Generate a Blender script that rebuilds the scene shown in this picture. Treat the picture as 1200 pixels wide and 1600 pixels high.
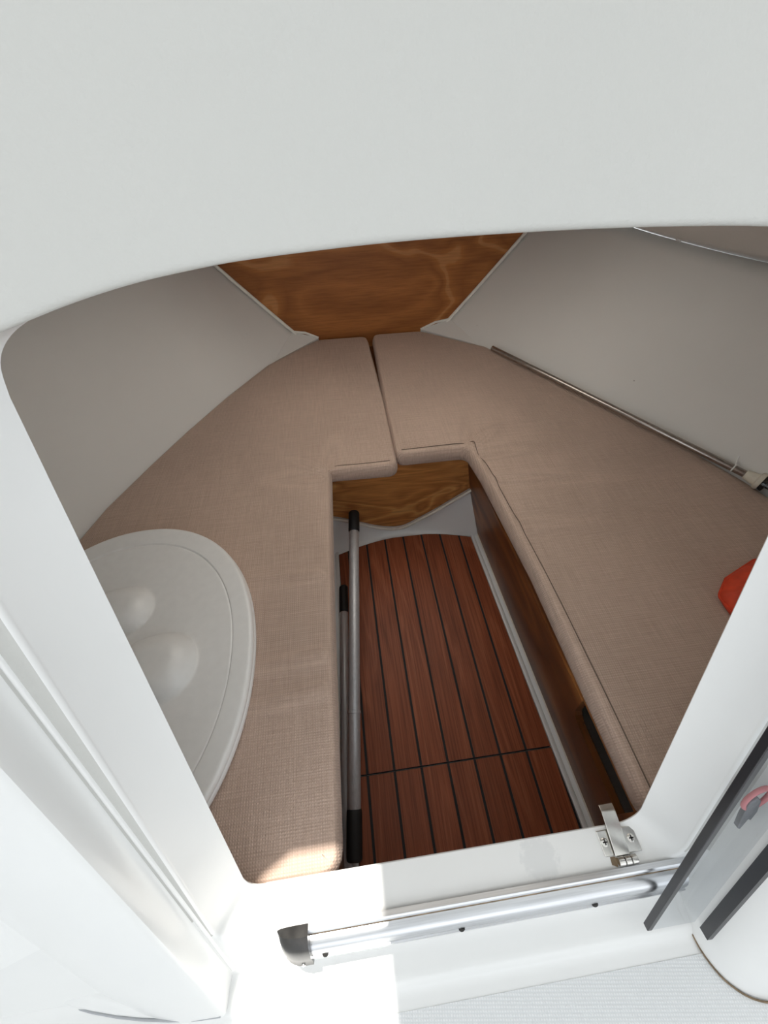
import bpy, bmesh, math, random
from mathutils import Vector, Matrix
from mathutils.geometry import delaunay_2d_cdt
random.seed(7)
for o in list(bpy.data.objects): bpy.data.objects.remove(o)
scn = bpy.context.scene
COL = scn.collection

# ------------------------------------------------------------------ camera
CAM_H = 1.15
AX = ((0.99161226, -0.11160422, 0.06518907), (-0.12722581, -0.75396935, 0.64447173), (-0.02277521, -0.6473598, -0.76184419))
cam = bpy.data.cameras.new('camera')
cam.sensor_fit = 'VERTICAL'; cam.sensor_height = 36.0; cam.lens = 618.0 / 1600 * 36.0
cam.clip_start = 0.01; cam.clip_end = 500
co = bpy.data.objects.new('camera', cam); COL.objects.link(co)
co.matrix_world = Matrix(((AX[0][0], -AX[0][1], -AX[0][2], 0), (AX[1][0], -AX[1][1], -AX[1][2], 0),
                          (AX[2][0], -AX[2][1], -AX[2][2], CAM_H), (0, 0, 0, 1)))
scn.camera = co

# ------------------------------------------------------------------ light
w = bpy.data.worlds.new('sky'); scn.world = w; w.use_nodes = True
bg = w.node_tree.nodes['Background']
bg.inputs['Color'].default_value = (0.92, 0.96, 1.0, 1); bg.inputs['Strength'].default_value = 1.75
sun = bpy.data.lights.new('sun', 'SUN'); sun.energy = 8.0; sun.angle = math.radians(0.6); sun.color = (1, 0.95, 0.87)
so = bpy.data.objects.new('sun', sun); COL.objects.link(so)
SUN = Vector((0.0, 0.238, 1.0)).normalized()
so.rotation_euler = SUN.to_track_quat('Z', 'Y').to_euler(); so.location = (0, 0, 6)
vs = scn.view_settings
vs.view_transform = 'Standard'; vs.look = 'None'; vs.gamma = 1; vs.use_curve_mapping = False; vs.exposure = 0.0

# ------------------------------------------------------------------ materials
def lin(c):
    return tuple(((v / 255) / 12.92 if v / 255 < .04045 else ((v / 255 + .055) / 1.055) ** 2.4) for v in c)
class NT:
    def __init__(s, name):
        s.m = bpy.data.materials.new(name); s.m.use_nodes = True
        s.t = s.m.node_tree; s.b = s.t.nodes['Principled BSDF']
    def n(s, typ, **kw):
        nd = s.t.nodes.new(typ)
        for k, v in kw.items():
            if k in nd.inputs: nd.inputs[k].default_value = v
            else: setattr(nd, k, v)
        return nd
    def l(s, a, b): s.t.links.new(a, b)
    def coord(s, scale=(1, 1, 1), kind='Object', rot=(0, 0, 0)):
        c = s.n('ShaderNodeTexCoord'); mp = s.n('ShaderNodeMapping')
        mp.inputs['Scale'].default_value = scale; mp.inputs['Rotation'].default_value = rot
        s.l(c.outputs[kind], mp.inputs['Vector']); return mp.outputs['Vector']
    def ramp(s, fac, stops):
        r = s.n('ShaderNodeValToRGB'); e = r.color_ramp.elements
        while len(e) < len(stops): e.new(0.5)
        for x, (p, c) in zip(e, stops): x.position = p; x.color = (*c, 1)
        s.l(fac, r.inputs['Fac']); return r.outputs['Color']
    def bump(s, h, strength, dist):
        b = s.n('ShaderNodeBump', Strength=strength, Distance=dist)
        s.l(h, b.inputs['Height']); s.l(b.outputs['Normal'], s.b.inputs['Normal'])
    def mix(s, fac, a, b, mode='MIX'):
        m = s.n('ShaderNodeMix', data_type='RGBA', blend_type=mode)
        for sock, v in ((m.inputs['Factor'], fac), (m.inputs['A'], a), (m.inputs['B'], b)):
            pass
        ins = [i for i in m.inputs if i.enabled]
        for sock, v in zip((m.inputs[0], m.inputs[6], m.inputs[7]), (fac, a, b)):
            if hasattr(v, 'links'): s.l(v, sock)
            elif isinstance(v, tuple): sock.default_value = (*v, 1)
            else: sock.default_value = v
        return m.outputs[2]
    def base(s, c, rough=0.5, metal=0.0, **kw):
        if hasattr(c, 'links'): s.l(c, s.b.inputs['Base Color'])
        else: s.b.inputs['Base Color'].default_value = (*c, 1)
        s.b.inputs['Roughness'].default_value = rough; s.b.inputs['Metallic'].default_value = metal
        for k, v in kw.items(): s.b.inputs[k].default_value = v
        return s.m

def plain(name, c, rough=0.5, metal=0.0, grain=0.0, **kw):
    t = NT(name)
    nz = t.n('ShaderNodeTexNoise', Scale=60.0, Detail=4.0); t.l(t.coord(), nz.inputs['Vector'])
    a = tuple(v * (1 - grain) for v in c); b = tuple(min(1, v * (1 + grain)) for v in c)
    return t.base(t.ramp(nz.outputs['Fac'], [(0.3, a), (0.7, b)]), rough, metal, **kw)

def gelcoat(name, c, rough, texture=0.0, tscale=900.0, spots=True, stain=None, panel=None):
    t = NT(name); v = t.coord()
    n1 = t.n('ShaderNodeTexNoise', Scale=3.0, Detail=5.0); t.l(v, n1.inputs['Vector'])
    col = t.ramp(n1.outputs['Fac'], [(0.35, tuple(x * 0.96 for x in c)), (0.65, c)])
    if spots:   # small scattered specks of dirt
        vo = t.n('ShaderNodeTexVoronoi', Scale=14.0); t.l(v, vo.inputs['Vector'])
        sp = t.ramp(vo.outputs['Distance'], [(0.022, (1, 1, 1)), (0.03, (0, 0, 0))])
        n2 = t.n('ShaderNodeTexNoise', Scale=5.0); t.l(v, n2.inputs['Vector'])
        g = t.ramp(n2.outputs['Fac'], [(0.55, (0, 0, 0)), (0.6, (0.8, 0.8, 0.8))])
        col = t.mix(t.mix(1.0, sp, g, 'MULTIPLY'), col, (0.28, 0.24, 0.2))
    if stain:
        (sx, sy, sz, r) = stain
        c0 = t.n('ShaderNodeTexCoord'); d = t.n('ShaderNodeVectorMath', operation='DISTANCE'); d.inputs[1].default_value = (sx, sy, sz)
        t.l(c0.outputs['Object'], d.inputs[0])
        n3 = t.n('ShaderNodeTexNoise', Scale=140.0, Detail=5.0); t.l(v, n3.inputs['Vector'])
        add = t.n('ShaderNodeMath', operation='MULTIPLY_ADD'); t.l(n3.outputs['Fac'], add.inputs[0]); add.inputs[1].default_value = r * 1.1
        t.l(d.outputs['Value'], add.inputs[2])
        m = t.ramp(add.outputs[0], [(r * 1.25, (0.18,) * 3), (r * 1.45, (0.0,) * 3)])
        col = t.mix(m, col, (0.42, 0.44, 0.46))
    if panel:      # given colour kept between two x positions, white gelcoat colour outside
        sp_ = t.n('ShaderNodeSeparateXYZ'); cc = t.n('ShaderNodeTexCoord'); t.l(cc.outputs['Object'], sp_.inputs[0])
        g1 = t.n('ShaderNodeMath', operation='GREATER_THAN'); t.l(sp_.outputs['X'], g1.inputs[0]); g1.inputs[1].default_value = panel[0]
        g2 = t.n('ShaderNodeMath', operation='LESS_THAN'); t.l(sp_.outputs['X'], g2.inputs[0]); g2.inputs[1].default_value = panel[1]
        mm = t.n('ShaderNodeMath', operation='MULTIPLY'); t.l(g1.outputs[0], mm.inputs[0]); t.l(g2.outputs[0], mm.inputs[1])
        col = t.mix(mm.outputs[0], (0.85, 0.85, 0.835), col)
    m = t.base(col, rough)
    t.b.inputs['Coat Weight'].default_value = 0.15 if rough < 0.4 else 0.0
    if texture:
        n4 = t.n('ShaderNodeTexNoise', Scale=tscale, Detail=2.0); t.l(v, n4.inputs['Vector'])
        t.bump(n4.outputs['Fac'], texture, 0.0006)
    return m

def fabric():
    t = NT('woven_taupe_fabric'); v = t.coord()
    sx = t.n('ShaderNodeTexWave', wave_type='BANDS', bands_direction='X', Scale=78.0, Distortion=0.8, Detail=1.0); t.l(v, sx.inputs['Vector'])
    sy = t.n('ShaderNodeTexWave', wave_type='BANDS', bands_direction='Y', Scale=78.0, Distortion=0.8, Detail=1.0); t.l(v, sy.inputs['Vector'])
    sz = t.n('ShaderNodeTexWave', wave_type='BANDS', bands_direction='Z', Scale=78.0, Distortion=0.8, Detail=1.0); t.l(v, sz.inputs['Vector'])
    a = t.n('ShaderNodeMath', operation='MULTIPLY'); t.l(sx.outputs['Fac'], a.inputs[0]); t.l(sy.outputs['Fac'], a.inputs[1])
    b = t.n('ShaderNodeMath', operation='MULTIPLY_ADD'); t.l(sz.outputs['Fac'], b.inputs[0]); b.inputs[1].default_value = 0.35; t.l(a.outputs[0], b.inputs[2])
    # slubby yarns: stretched noise both ways
    nx = t.n('ShaderNodeTexNoise', Scale=1.0, Detail=3.0); t.l(t.coord((14, 420, 60)), nx.inputs['Vector'])
    ny = t.n('ShaderNodeTexNoise', Scale=1.0, Detail=3.0); t.l(t.coord((420, 14, 60)), ny.inputs['Vector'])
    s = t.n('ShaderNodeMath', operation='ADD'); t.l(nx.outputs['Fac'], s.inputs[0]); t.l(ny.outputs['Fac'], s.inputs[1])
    hv = t.n('ShaderNodeMath', operation='MULTIPLY'); t.l(s.outputs[0], hv.inputs[0]); hv.inputs[1].default_value = 0.5
    c1 = t.ramp(hv.outputs[0], [(0.34, (0.52, 0.38, 0.30)), (0.66, (0.67, 0.50, 0.41))])
    c2 = t.mix(b.outputs[0], tuple([0.78] * 3), tuple([1.0] * 3))
    col = t.mix(1.0, c1, c2, 'MULTIPLY')
    m = t.base(col, 0.85); t.b.inputs['Sheen Weight'].default_value = 0.15
    big = t.n('ShaderNodeTexNoise', Scale=7.0, Detail=2.0); t.l(v, big.inputs['Vector'])
    hh = t.n('ShaderNodeMath', operation='MULTIPLY_ADD'); t.l(big.outputs['Fac'], hh.inputs[0]); hh.inputs[1].default_value = 6.0; t.l(b.outputs[0], hh.inputs[2])
    t.bump(hh.outputs[0], 0.55, 0.0014)
    return m

def wood(name, dark, mid, light, figure, scale=(1, 1, 1), rot=(0, 0, 0), rough=0.42, coat=0.06, dist=5.0, fine=(8, 220, 220), grain=0.3, spec=0.4):
    t = NT(name); v = t.coord(scale, rot=rot)
    n0 = t.n('ShaderNodeTexNoise', Scale=figure, Detail=2.0, Roughness=0.45, Distortion=0.9); t.l(v, n0.inputs['Vector'])
    mul = t.n('ShaderNodeMath', operation='MULTIPLY'); t.l(n0.outputs['Fac'], mul.inputs[0]); mul.inputs[1].default_value = dist
    fr = t.n('ShaderNodeMath', operation='PINGPONG'); t.l(mul.outputs[0], fr.inputs[0]); fr.inputs[1].default_value = 0.5
    nf = t.n('ShaderNodeTexNoise', Scale=1.0, Detail=4.0, Roughness=0.6); t.l(t.coord(fine, rot=rot), nf.inputs['Vector'])
    c0 = t.ramp(fr.outputs[0], [(0.0, light), (0.035, light), (0.08, mid), (0.25, dark), (0.5, mid)])
    c1 = t.ramp(nf.outputs['Fac'], [(0.3, (1 - grain,) * 3), (0.6, (1.0,) * 3)])
    col = t.mix(1.0, c0, c1, 'MULTIPLY')
    t.b.inputs['Specular IOR Level'].default_value = spec
    m = t.base(col, rough); t.b.inputs['Coat Weight'].default_value = coat; t.b.inputs['Coat Roughness'].default_value = 0.15
    return m

def nonslip():
    t = NT('nonslip_gelcoat'); v = t.coord((1, 1, 1), rot=(0, 0, 0.12))
    sx = t.n('ShaderNodeTexWave', wave_type='BANDS', bands_direction='X', Scale=85.0, Distortion=0.0); t.l(v, sx.inputs['Vector'])
    sy = t.n('ShaderNodeTexWave', wave_type='BANDS', bands_direction='Y', Scale=85.0, Distortion=0.0); t.l(v, sy.inputs['Vector'])
    a = t.n('ShaderNodeMath', operation='MULTIPLY'); t.l(sx.outputs['Fac'], a.inputs[0]); t.l(sy.outputs['Fac'], a.inputs[1])
    col = t.ramp(a.outputs[0], [(0.0, (0.72, 0.735, 0.74)), (0.5, (0.82, 0.825, 0.825))])
    m = t.base(col, 0.45); t.bump(a.outputs[0], 0.5, 0.0007); return m

def brushed(name, c, rough, sc=(600, 12, 600), metal=1.0):
    t = NT(name)
    n0 = t.n('ShaderNodeTexNoise', Scale=1.0, Detail=4.0); t.l(t.coord(sc), n0.inputs['Vector'])
    col = t.ramp(n0.outputs['Fac'], [(0.3, tuple(x * 0.78 for x in c)), (0.7, c)])
    return t.base(col, rough, metal)

M = dict(
    gel=gelcoat('white_gelcoat', (0.85, 0.85, 0.835), 0.28, spots=True, stain=(0.196, -0.036, 0.42, 0.03)),
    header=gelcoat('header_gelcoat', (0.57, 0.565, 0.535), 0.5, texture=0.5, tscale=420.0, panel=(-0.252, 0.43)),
    liner=gelcoat('grey_white_liner', (0.79, 0.78, 0.755), 0.42, texture=0.25, tscale=500.0),
    inner=gelcoat('white_hull_moulding', (0.84, 0.845, 0.84), 0.35),
    edge=plain('lit_liner_edge', (0.88, 0.86, 0.80), 0.6, grain=0.05),
    nonslip=nonslip(),
    fabric=fabric(),
    seam=plain('seam_thread', (0.15, 0.11, 0.085), 0.9),
    ply=wood('okoume_plywood', (0.34, 0.122, 0.032), (0.46, 0.172, 0.047), (0.56, 0.25, 0.085), 1.9, (0.8, 1, 1.5), dist=3.6, fine=(10, 200, 160)),
    ply2=wood('figured_plywood', (0.46, 0.18, 0.05), (0.68, 0.30, 0.09), (0.75, 0.38, 0.13), 1.9, (1.3, 1, 3.6), dist=5.0, fine=(10, 200, 160)),
    side=wood('mahogany_side_panel', (0.14, 0.045, 0.012), (0.30, 0.11, 0.03), (0.38, 0.155, 0.045), 1.6, (1, 0.6, 2.0), dist=3.0, fine=(160, 7, 160)),
    caulk=plain('black_deck_caulk', (0.012, 0.012, 0.013), 0.7),
    sealant=plain('dirty_white_sealant', (0.80, 0.76, 0.68), 0.7, grain=0.06),
    grime=plain('brown_grime', (0.22, 0.16, 0.10), 0.9, grain=0.5),
    alu=brushed('anodised_aluminium', (0.75, 0.76, 0.78), 0.3, (10, 500, 500)),
    polealu=brushed('grey_pole_aluminium', (0.66, 0.67, 0.70), 0.45, (600, 12, 600), 0.45),
    steel=plain('stainless_steel', (0.72, 0.70, 0.66), 0.2, 1.0, grain=0.08),
    darksteel=plain('dark_tube_steel', (0.42, 0.38, 0.35), 0.25, 1.0, grain=0.1),
    blackcap=plain('worn_black_chrome', (0.018, 0.017, 0.016), 0.3, 0.0, grain=0.7),
    rubber=plain('black_rubber_grip', (0.012, 0.012, 0.013), 0.6),
    hole=plain('dark_hole', (0.02, 0.018, 0.016), 0.8),
    plastic=plain('white_plastic', (0.86, 0.86, 0.85), 0.3, grain=0.02),
    cream=plain('aged_cream_plastic', (0.72, 0.68, 0.58), 0.4, grain=0.08),
    red=plain('red_fabric', (0.62, 0.055, 0.015), 0.65, grain=0.15),
    pink=plain('pink_cord', (0.70, 0.25, 0.26), 0.6, grain=0.1),
    grey=plain('grey_plastic_clip', (0.20, 0.20, 0.21), 0.5, grain=0.2),
    joint=plain('grey_shade_line', (0.42, 0.43, 0.45), 0.6),
    blackedge=plain('black_strip', (0.02, 0.02, 0.024), 0.35),
)
def planks(k):
    f = 0.86 + 0.28 * random.random()
    return wood('teak_plank_%d' % k, tuple(x * f for x in (0.29, 0.082, 0.036)), tuple(x * f for x in (0.35, 0.102, 0.045)),
                tuple(x * f for x in (0.39, 0.120, 0.055)), 5.0, (2.6, 0.22, 1), dist=4.0, rough=0.42, coat=0.0, fine=(260, 5, 100), grain=0.45, spec=0.22)
PLANK = [planks(k) for k in range(5)]
def glassy(name, tint, rough=0.02, trans=1.0):
    t = NT(name)
    m = t.base(tint, rough); t.b.inputs['Transmission Weight'].default_value = trans; t.b.inputs['IOR'].default_value = 1.49
    return m
M['acrylic'] = glassy('smoked_acrylic', (0.80, 0.82, 0.83))
def opal():
    t = NT('opal_acrylic'); tr = t.n('ShaderNodeBsdfTranslucent'); tr.inputs['Color'].default_value = (0.60, 0.57, 0.53, 1)
    t.l(tr.outputs[0], t.t.nodes['Material Output'].inputs['Surface']); return t.m
M['opal'] = opal()
def thin_acrylic():
    t = NT('smoked_acrylic_sheet'); tr = t.n('ShaderNodeBsdfTransparent'); tr.inputs['Color'].default_value = (0.93, 0.94, 0.95, 1)
    gl = t.n('ShaderNodeBsdfGlossy'); gl.inputs['Roughness'].default_value = 0.03
    mx = t.n('ShaderNodeMixShader')
    mx.inputs[0].default_value = 0.05; t.l(tr.outputs[0], mx.inputs[1]); t.l(gl.outputs[0], mx.inputs[2])
    t.l(mx.outputs[0], t.t.nodes['Material Output'].inputs['Surface']); return t.m
M['acrylic'] = thin_acrylic()
M['lens'] = glassy('clear_lens', (0.95, 0.95, 0.95))

# ------------------------------------------------------------------ mesh helpers
def mesh(name, V, F, mat, parent=None, smooth=35, bevel=None, solid=None):
    me = bpy.data.meshes.new(name); me.from_pydata([tuple(v) for v in V], [], F); me.validate()
    bm = bmesh.new(); bm.from_mesh(me)
    if solid is None: bmesh.ops.recalc_face_normals(bm, faces=bm.faces)
    bm.to_mesh(me); bm.free()
    me.materials.append(mat)
    if smooth:
        me.polygons.foreach_set('use_smooth', [True] * len(me.polygons)); me.set_sharp_from_angle(angle=math.radians(smooth))
    o = bpy.data.objects.new(name, me); COL.objects.link(o)
    if parent: o.parent = parent
    if solid:
        md = o.modifiers.new('thickness', 'SOLIDIFY'); md.thickness = solid[0]; md.offset = solid[1]
    if bevel:
        md = o.modifiers.new('bevel', 'BEVEL'); md.width = bevel; md.segments = 3; md.limit_method = 'ANGLE'; md.angle_limit = math.radians(40)
    return o
def thing(name, label, cat, loc=(0, 0, 0), group=None):
    o = bpy.data.objects.new(name, None); COL.objects.link(o); o.empty_display_size = 0.05
    o.location = loc; tag(o, label, cat, group)
    return o
def tag(o, label, cat=None, group=None, kind=None):
    o['label'] = label
    if cat: o['category'] = cat
    if group: o['group'] = group
    if kind: o['kind'] = kind
    return o
def child(o, parent):       # geometry is written in world coordinates; the thing sits at its base
    o.parent = parent
    o.matrix_parent_inverse = Matrix.Translation(-Vector(parent.location)); return o
def prism(poly, z0, z1):
    n = len(poly)
    V = [(x, y, z0) for x, y in poly] + [(x, y, z1) for x, y in poly]
    F = [tuple(range(n - 1, -1, -1)), tuple(range(n, 2 * n))] + [(i, (i + 1) % n, n + (i + 1) % n, n + i) for i in range(n)]
    return V, F
def boxv(x0, x1, y0, y1, z0, z1): return prism([(x0, y0), (x1, y0), (x1, y1), (x0, y1)], z0, z1)
def loft(rings, closed=True, caps=True):
    n = len(rings[0]); V = [p for r in rings for p in r]; F = []
    for i in range(len(rings) - 1):
        for j in range(n if closed else n - 1):
            a = i * n + j; b = i * n + (j + 1) % n
            F.append((a, b, b + n, a + n))
    if caps: F += [tuple(range(n)), tuple(range((len(rings) - 1) * n, len(rings) * n))]
    return V, F
def frame(d):
    d = d.normalized(); u = d.cross(Vector((0, 0, 1)))
    if u.length < 1e-4: u = Vector((1, 0, 0))
    u.normalize(); return u, d.cross(u).normalized()
def tube(pts, r, seg=16, caps=True):
    pts = [Vector(p) for p in pts]; rr = r if isinstance(r, (list, tuple)) else [r] * len(pts); rings = []
    for i, p in enumerate(pts):
        d = pts[min(i + 1, len(pts) - 1)] - pts[max(i - 1, 0)]
        u, v = frame(d)
        rings.append([p + (u * math.cos(2 * math.pi * k / seg) + v * math.sin(2 * math.pi * k / seg)) * rr[i] for k in range(seg)])
    return loft(rings, True, caps)
def axis_lathe(a, b, prof, seg=20):      # prof: (t along a->b in metres, radius)
    a = Vector(a); d = (Vector(b) - a).normalized(); u, v = frame(d)
    rings = [[a + d * t + (u * math.cos(2 * math.pi * k / seg) + v * math.sin(2 * math.pi * k / seg)) * r for k in range(seg)] for t, r in prof]
    return loft(rings)
def join(*vfs):
    V, F = [], []
    for v, f in vfs:
        o = len(V); V += list(v); F += [tuple(i + o for i in q) for q in f]
    return V, F
def interp(tab, x):
    if x <= tab[0][0]: return tab[0][1]
    for (a, b), (c, d) in zip(tab, tab[1:]):
        if x <= c: return b + (d - b) * (x - a) / (c - a)
    return tab[-1][1]
def smooth_tab(tab, n=60):       # Catmull-Rom resample of a (x, y) table to a dense one
    out = []
    for i in range(len(tab) - 1):
        p0 = tab[max(i - 1, 0)]; p1 = tab[i]; p2 = tab[i + 1]; p3 = tab[min(i + 2, len(tab) - 1)]
        for k in range(8):
            t = k / 8
            out.append(tuple(0.5 * (2 * p1[q] + (p2[q] - p0[q]) * t + (2 * p0[q] - 5 * p1[q] + 4 * p2[q] - p3[q]) * t * t
                                    + (3 * p1[q] - p0[q] - 3 * p2[q] + p3[q]) * t ** 3) for q in (0, 1)))
    out.append(tab[-1]); return out

# ------------------------------------------------------------------ bulkhead frame: raked 21.4 degrees, top leaning forward
RK = math.radians(21.4)
UP = Vector((0, math.sin(RK), math.cos(RK))); NRM = Vector((0, -math.cos(RK), math.sin(RK)))
SILL = 0.42; Y_OUT = -0.061; Y_IN = -0.012
ORG = Vector((0, Y_OUT, SILL))
def PB(x, v, off=0.0): return ORG + Vector((x, 0, 0)) + UP * v + NRM * off
def y_in(z): return Y_IN + (z - SILL) * math.tan(RK)
DECK = 0.30           # cockpit sole
BOW = 1.58

# ------------------------------------------------------------------ hull liner walls
LB = smooth_tab([(-0.2, -0.80), (0.1, -0.785), (0.4, -0.745), (0.671, -0.668), (0.825, -0.606), (1.149, -0.435), (1.446, -0.240), (1.60, -0.132)])
RB = smooth_tab([(-0.2, 1.09), (0.1, 1.08), (0.4, 1.06), (0.63, 0.99), (0.838, 0.885), (1.03, 0.770), (1.38, 0.565), (1.60, 0.408)])
FL = smooth_tab([(-0.2, 0.25), (0.3, 0.32), (0.9, 0.47), (1.2, 0.56), (1.45, 0.78), (1.60, 0.92)])
ZJ = smooth_tab([(-0.2, 0.92), (0.3, 0.87), (0.6, 0.825), (0.9, 0.803), (1.2, 0.80), (1.60, 0.80)])
def wall_x(side, y, z):
    b = interp(LB if side < 0 else RB, y); d = max(z - 0.40, -0.08)
    g = interp(FL, y) * d - 0.10 * d * max(0, d - 0.1)
    return b + side * g
def make_wall(side, name):
    rows = 27; cols = 46; V = []; F = []
    for i in range(cols):
        for j in range(rows):
            t = j / (rows - 1)
            y = BOW + 0.01 - (BOW + 0.2) * i / (cols - 1)
            for _ in range(3):
                z = -0.02 + (interp(ZJ, y) + 0.02) * t
                if i == cols - 1: y = y_in(z) + 0.004
            if i < cols - 1:
                ylo = y_in(z) + 0.004; y = BOW + 0.01 - (BOW + 0.01 - ylo) * i / (cols - 1); z = -0.02 + (interp(ZJ, y) + 0.02) * t
            V.append((wall_x(side, y, z), y, z))
    for i in range(cols - 1):
        for j in range(rows - 1):
            a = i * rows + j; q = (a, a + 1, a + rows + 1, a + rows)
            F.append(q if side > 0 else q[::-1])
    o = mesh(name, V, F, M['liner'], smooth=60, solid=(0.018, 1))
    return o
wl = tag(make_wall(-1, 'wall_left'), 'grey white moulded hull side curving along the left cushion', 'wall', kind='structure')
wr = tag(make_wall(1, 'wall_right'), 'grey white moulded hull side above the steel light pole', 'wall', kind='structure')

# deck underside
V = []; F = []; nx, ny = 21, 30
for i in range(ny):
    for j in range(nx):
        s = j / (nx - 1); y = BOW + 0.012 - (BOW - 0.25) * i / (ny - 1)
        for _ in range(12):
            zj = interp(ZJ, y); xl = wall_x(-1, y, zj) - 0.016; xr = wall_x(1, y, zj) + 0.016
            crown = 0.06 + 0.20 * (1 - min(1, max(0, (y - 0.2) / 1.4)))
            z = zj - 0.004 + (crown + 0.06) * (1 - (2 * s - 1) ** 2) ** 1.15
            y = BOW + 0.012 - (BOW + 0.012 - y_in(z) - 0.004) * i / (ny - 1)
        V.append((xl + (xr - xl) * s, y, z))
for i in range(ny - 1):
    for j in range(nx - 1):
        if 9 <= i < 25 and 6 <= j < 14: continue  # gap left for the added skylight
        a = i * nx + j; F.append((a, a + 1, a + nx + 1, a + nx))
hc = [Vector(V[i * nx + j]) for i, j in ((9, 6), (9, 14), (25, 14), (25, 6))]
tag(mesh('ceiling', V, F, M['liner'], smooth=60, solid=(0.02, -1)), 'white underside of the foredeck over the berth', 'ceiling', kind='structure')

hatch = thing('added_skylight', 'unseen opal skylight added over the berth to brighten the cabin', 'hatch', sum(hc, Vector()) / 4)  # unseen opening added to let more light into the cabin
zc = max(p.z for p in hc) + 0.02
def ringrect(d, z): return [Vector((hc[0].x - d, hc[0].y + d, z)), Vector((hc[1].x + d, hc[1].y + d, z)), Vector((hc[2].x + d, hc[2].y - d, z)), Vector((hc[3].x - d, hc[3].y - d, z))]
hz4 = [p.z - 0.006 for p in hc]
def lowrect(d, e): return [Vector((p.x, p.y, z_ + e)) for p, z_ in zip(ringrect(d, 0), hz4)]
Vh, Fh = loft([lowrect(-0.003, 0), lowrect(0.03, 0.0), ringrect(0.03, zc + 0.03), ringrect(-0.003, zc + 0.03), lowrect(-0.003, 0)], True, False)
child(mesh('frame', Vh, Fh, M['plastic'], None, smooth=0), hatch)
child(mesh('pane', ringrect(0.01, zc + 0.05), [(0, 1, 2, 3)], M['opal'], None, smooth=0), hatch)
child(mesh('pane_rim', *loft([ringrect(-0.002, zc + 0.027), ringrect(0.02, zc + 0.027), ringrect(0.02, zc + 0.056), ringrect(-0.002, zc + 0.056), ringrect(-0.002, zc + 0.027)], True, False), M['plastic'], None, smooth=0), hatch)

# forward plywood bulkhead
pts = []
zs = [-0.02] + [0.30 + k * 0.05 for k in range(11)]
for z in zs: pts.append((wall_x(1, BOW, z) + 0.004, z))
for k in range(1, 12):
    s = 1 - k / 12; xl = wall_x(-1, BOW, 0.8); xr = wall_x(1, BOW, 0.8); pts.append((xl + (xr - xl) * s, 0.806 + 0.123 * (1 - (2 * s - 1) ** 2) ** 1.15))
for z in reversed(zs): pts.append((wall_x(-1, BOW, z) - 0.004, z))
n = len(pts)
V = [(x, BOW, z) for x, z in pts] + [(x, BOW + 0.015, z) for x, z in pts]
F = [tuple(range(n)), tuple(range(2 * n - 1, n - 1, -1))] + [(i, (i + 1) % n, n + (i + 1) % n, n + i) for i in range(n)]
fw = tag(mesh('wall_front', V, F, M['ply'], smooth=0), 'varnished plywood bulkhead closing the bow end of the berth', 'wall', kind='structure')
for side, nm in ((-1, 'trim_1'), (1, 'trim_2')):    # liner edge painted paler, as lit, against the plywood, and the small flange at its foot
    base = [(wall_x(side, BOW, z) - side * 0.005, BOW - 0.005, z) for z in [0.425 + k * 0.0375 for k in range(11)]]
    t1 = tube(base, 0.0062, 8)
    x0 = wall_x(side, BOW, 0.42); x1 = 0.128 + side * 0.207
    flr = [Vector((x0 + side * 0.012, BOW - 0.002, 0.434)), Vector((x1, BOW - 0.002, 0.402)), Vector((interp(LB if side < 0 else RB, 1.42) , 1.42, 0.396)), Vector((wall_x(side, 1.36, 0.40) + side * 0.01, 1.36, 0.402))]
    lo = [p - Vector((0, 0, 0.012)) for p in flr]
    fl = (flr + lo, [(0, 1, 2, 3), (7, 6, 5, 4)] + [(i, (i + 1) % 4, 4 + (i + 1) % 4, 4 + i) for i in range(4)])
    tp = tube([flr[0], (flr[0] + flr[1]) / 2 + Vector((0, 0, 0.008)), flr[1]], 0.0045, 8)
    o = mesh(nm, *join(t1, tp), M['edge'], smooth=40)
    mesh('flange', *fl, M['liner'], o, smooth=0)
    tag(o, 'liner edge painted brighter as if lit along the %s side of the bow plywood' % ('left' if side < 0 else 'right'), 'trim', kind='structure')

# ------------------------------------------------------------------ aft bulkhead slab with the doorway
hole = []
XL, XR = -0.236, 0.384
def arc(cx, cv, r, a0, a1, n): return [(cx + r * math.cos(math.radians(a0 + (a1 - a0) * k / n)), cv + r * math.sin(math.radians(a0 + (a1 - a0) * k / n))) for k in range(n + 1)]
hole += [(XL + 0.03 + (XR - XL - 0.065) * k / 16, 0.0) for k in range(17)]
hole += arc(XR - 0.035, 0.035, 0.035, -90, 0, 8)[1:]
hole += [(XR + 0.002 * k / 12, 0.045 + 0.535 * k / 12) for k in range(13)]
arch = smooth_tab([(0.387, 0.605), (0.378, 0.648), (0.352, 0.678), (0.305, 0.702), (0.25, 0.7135), (0.21, 0.7185), (0.145, 0.7215), (0.083, 0.7225), (0.025, 0.722), (-0.032, 0.7195), (-0.06, 0.717), (-0.089, 0.713), (-0.118, 0.707), (-0.15, 0.6985), (-0.18, 0.6905), (-0.203, 0.681), (-0.2165, 0.668), (-0.221, 0.65)])
hole += arch
hole += [(-0.2215 - 0.0145 * k / 12, 0.64 - 0.615 * k / 12) for k in range(1, 13)]
hole += arc(XL + 0.025, 0.022, 0.024, 185, 265, 4)
cx, cv = 0.07, 0.36
def rect_hit(x, v):
    X0, X1, V0, V1 = -1.02, 1.30, -0.50, 1.05
    dx, dv = x - cx, v - cv; t = 1e9
    if dx > 0: t = min(t, (X1 - cx) / dx)
    if dx < 0: t = min(t, (X0 - cx) / dx)
    if dv > 0: t = min(t, (V1 - cv) / dv)
    if dv < 0: t = min(t, (V0 - cv) / dv)
    return cx + dx * t, cv + dv * t
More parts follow.
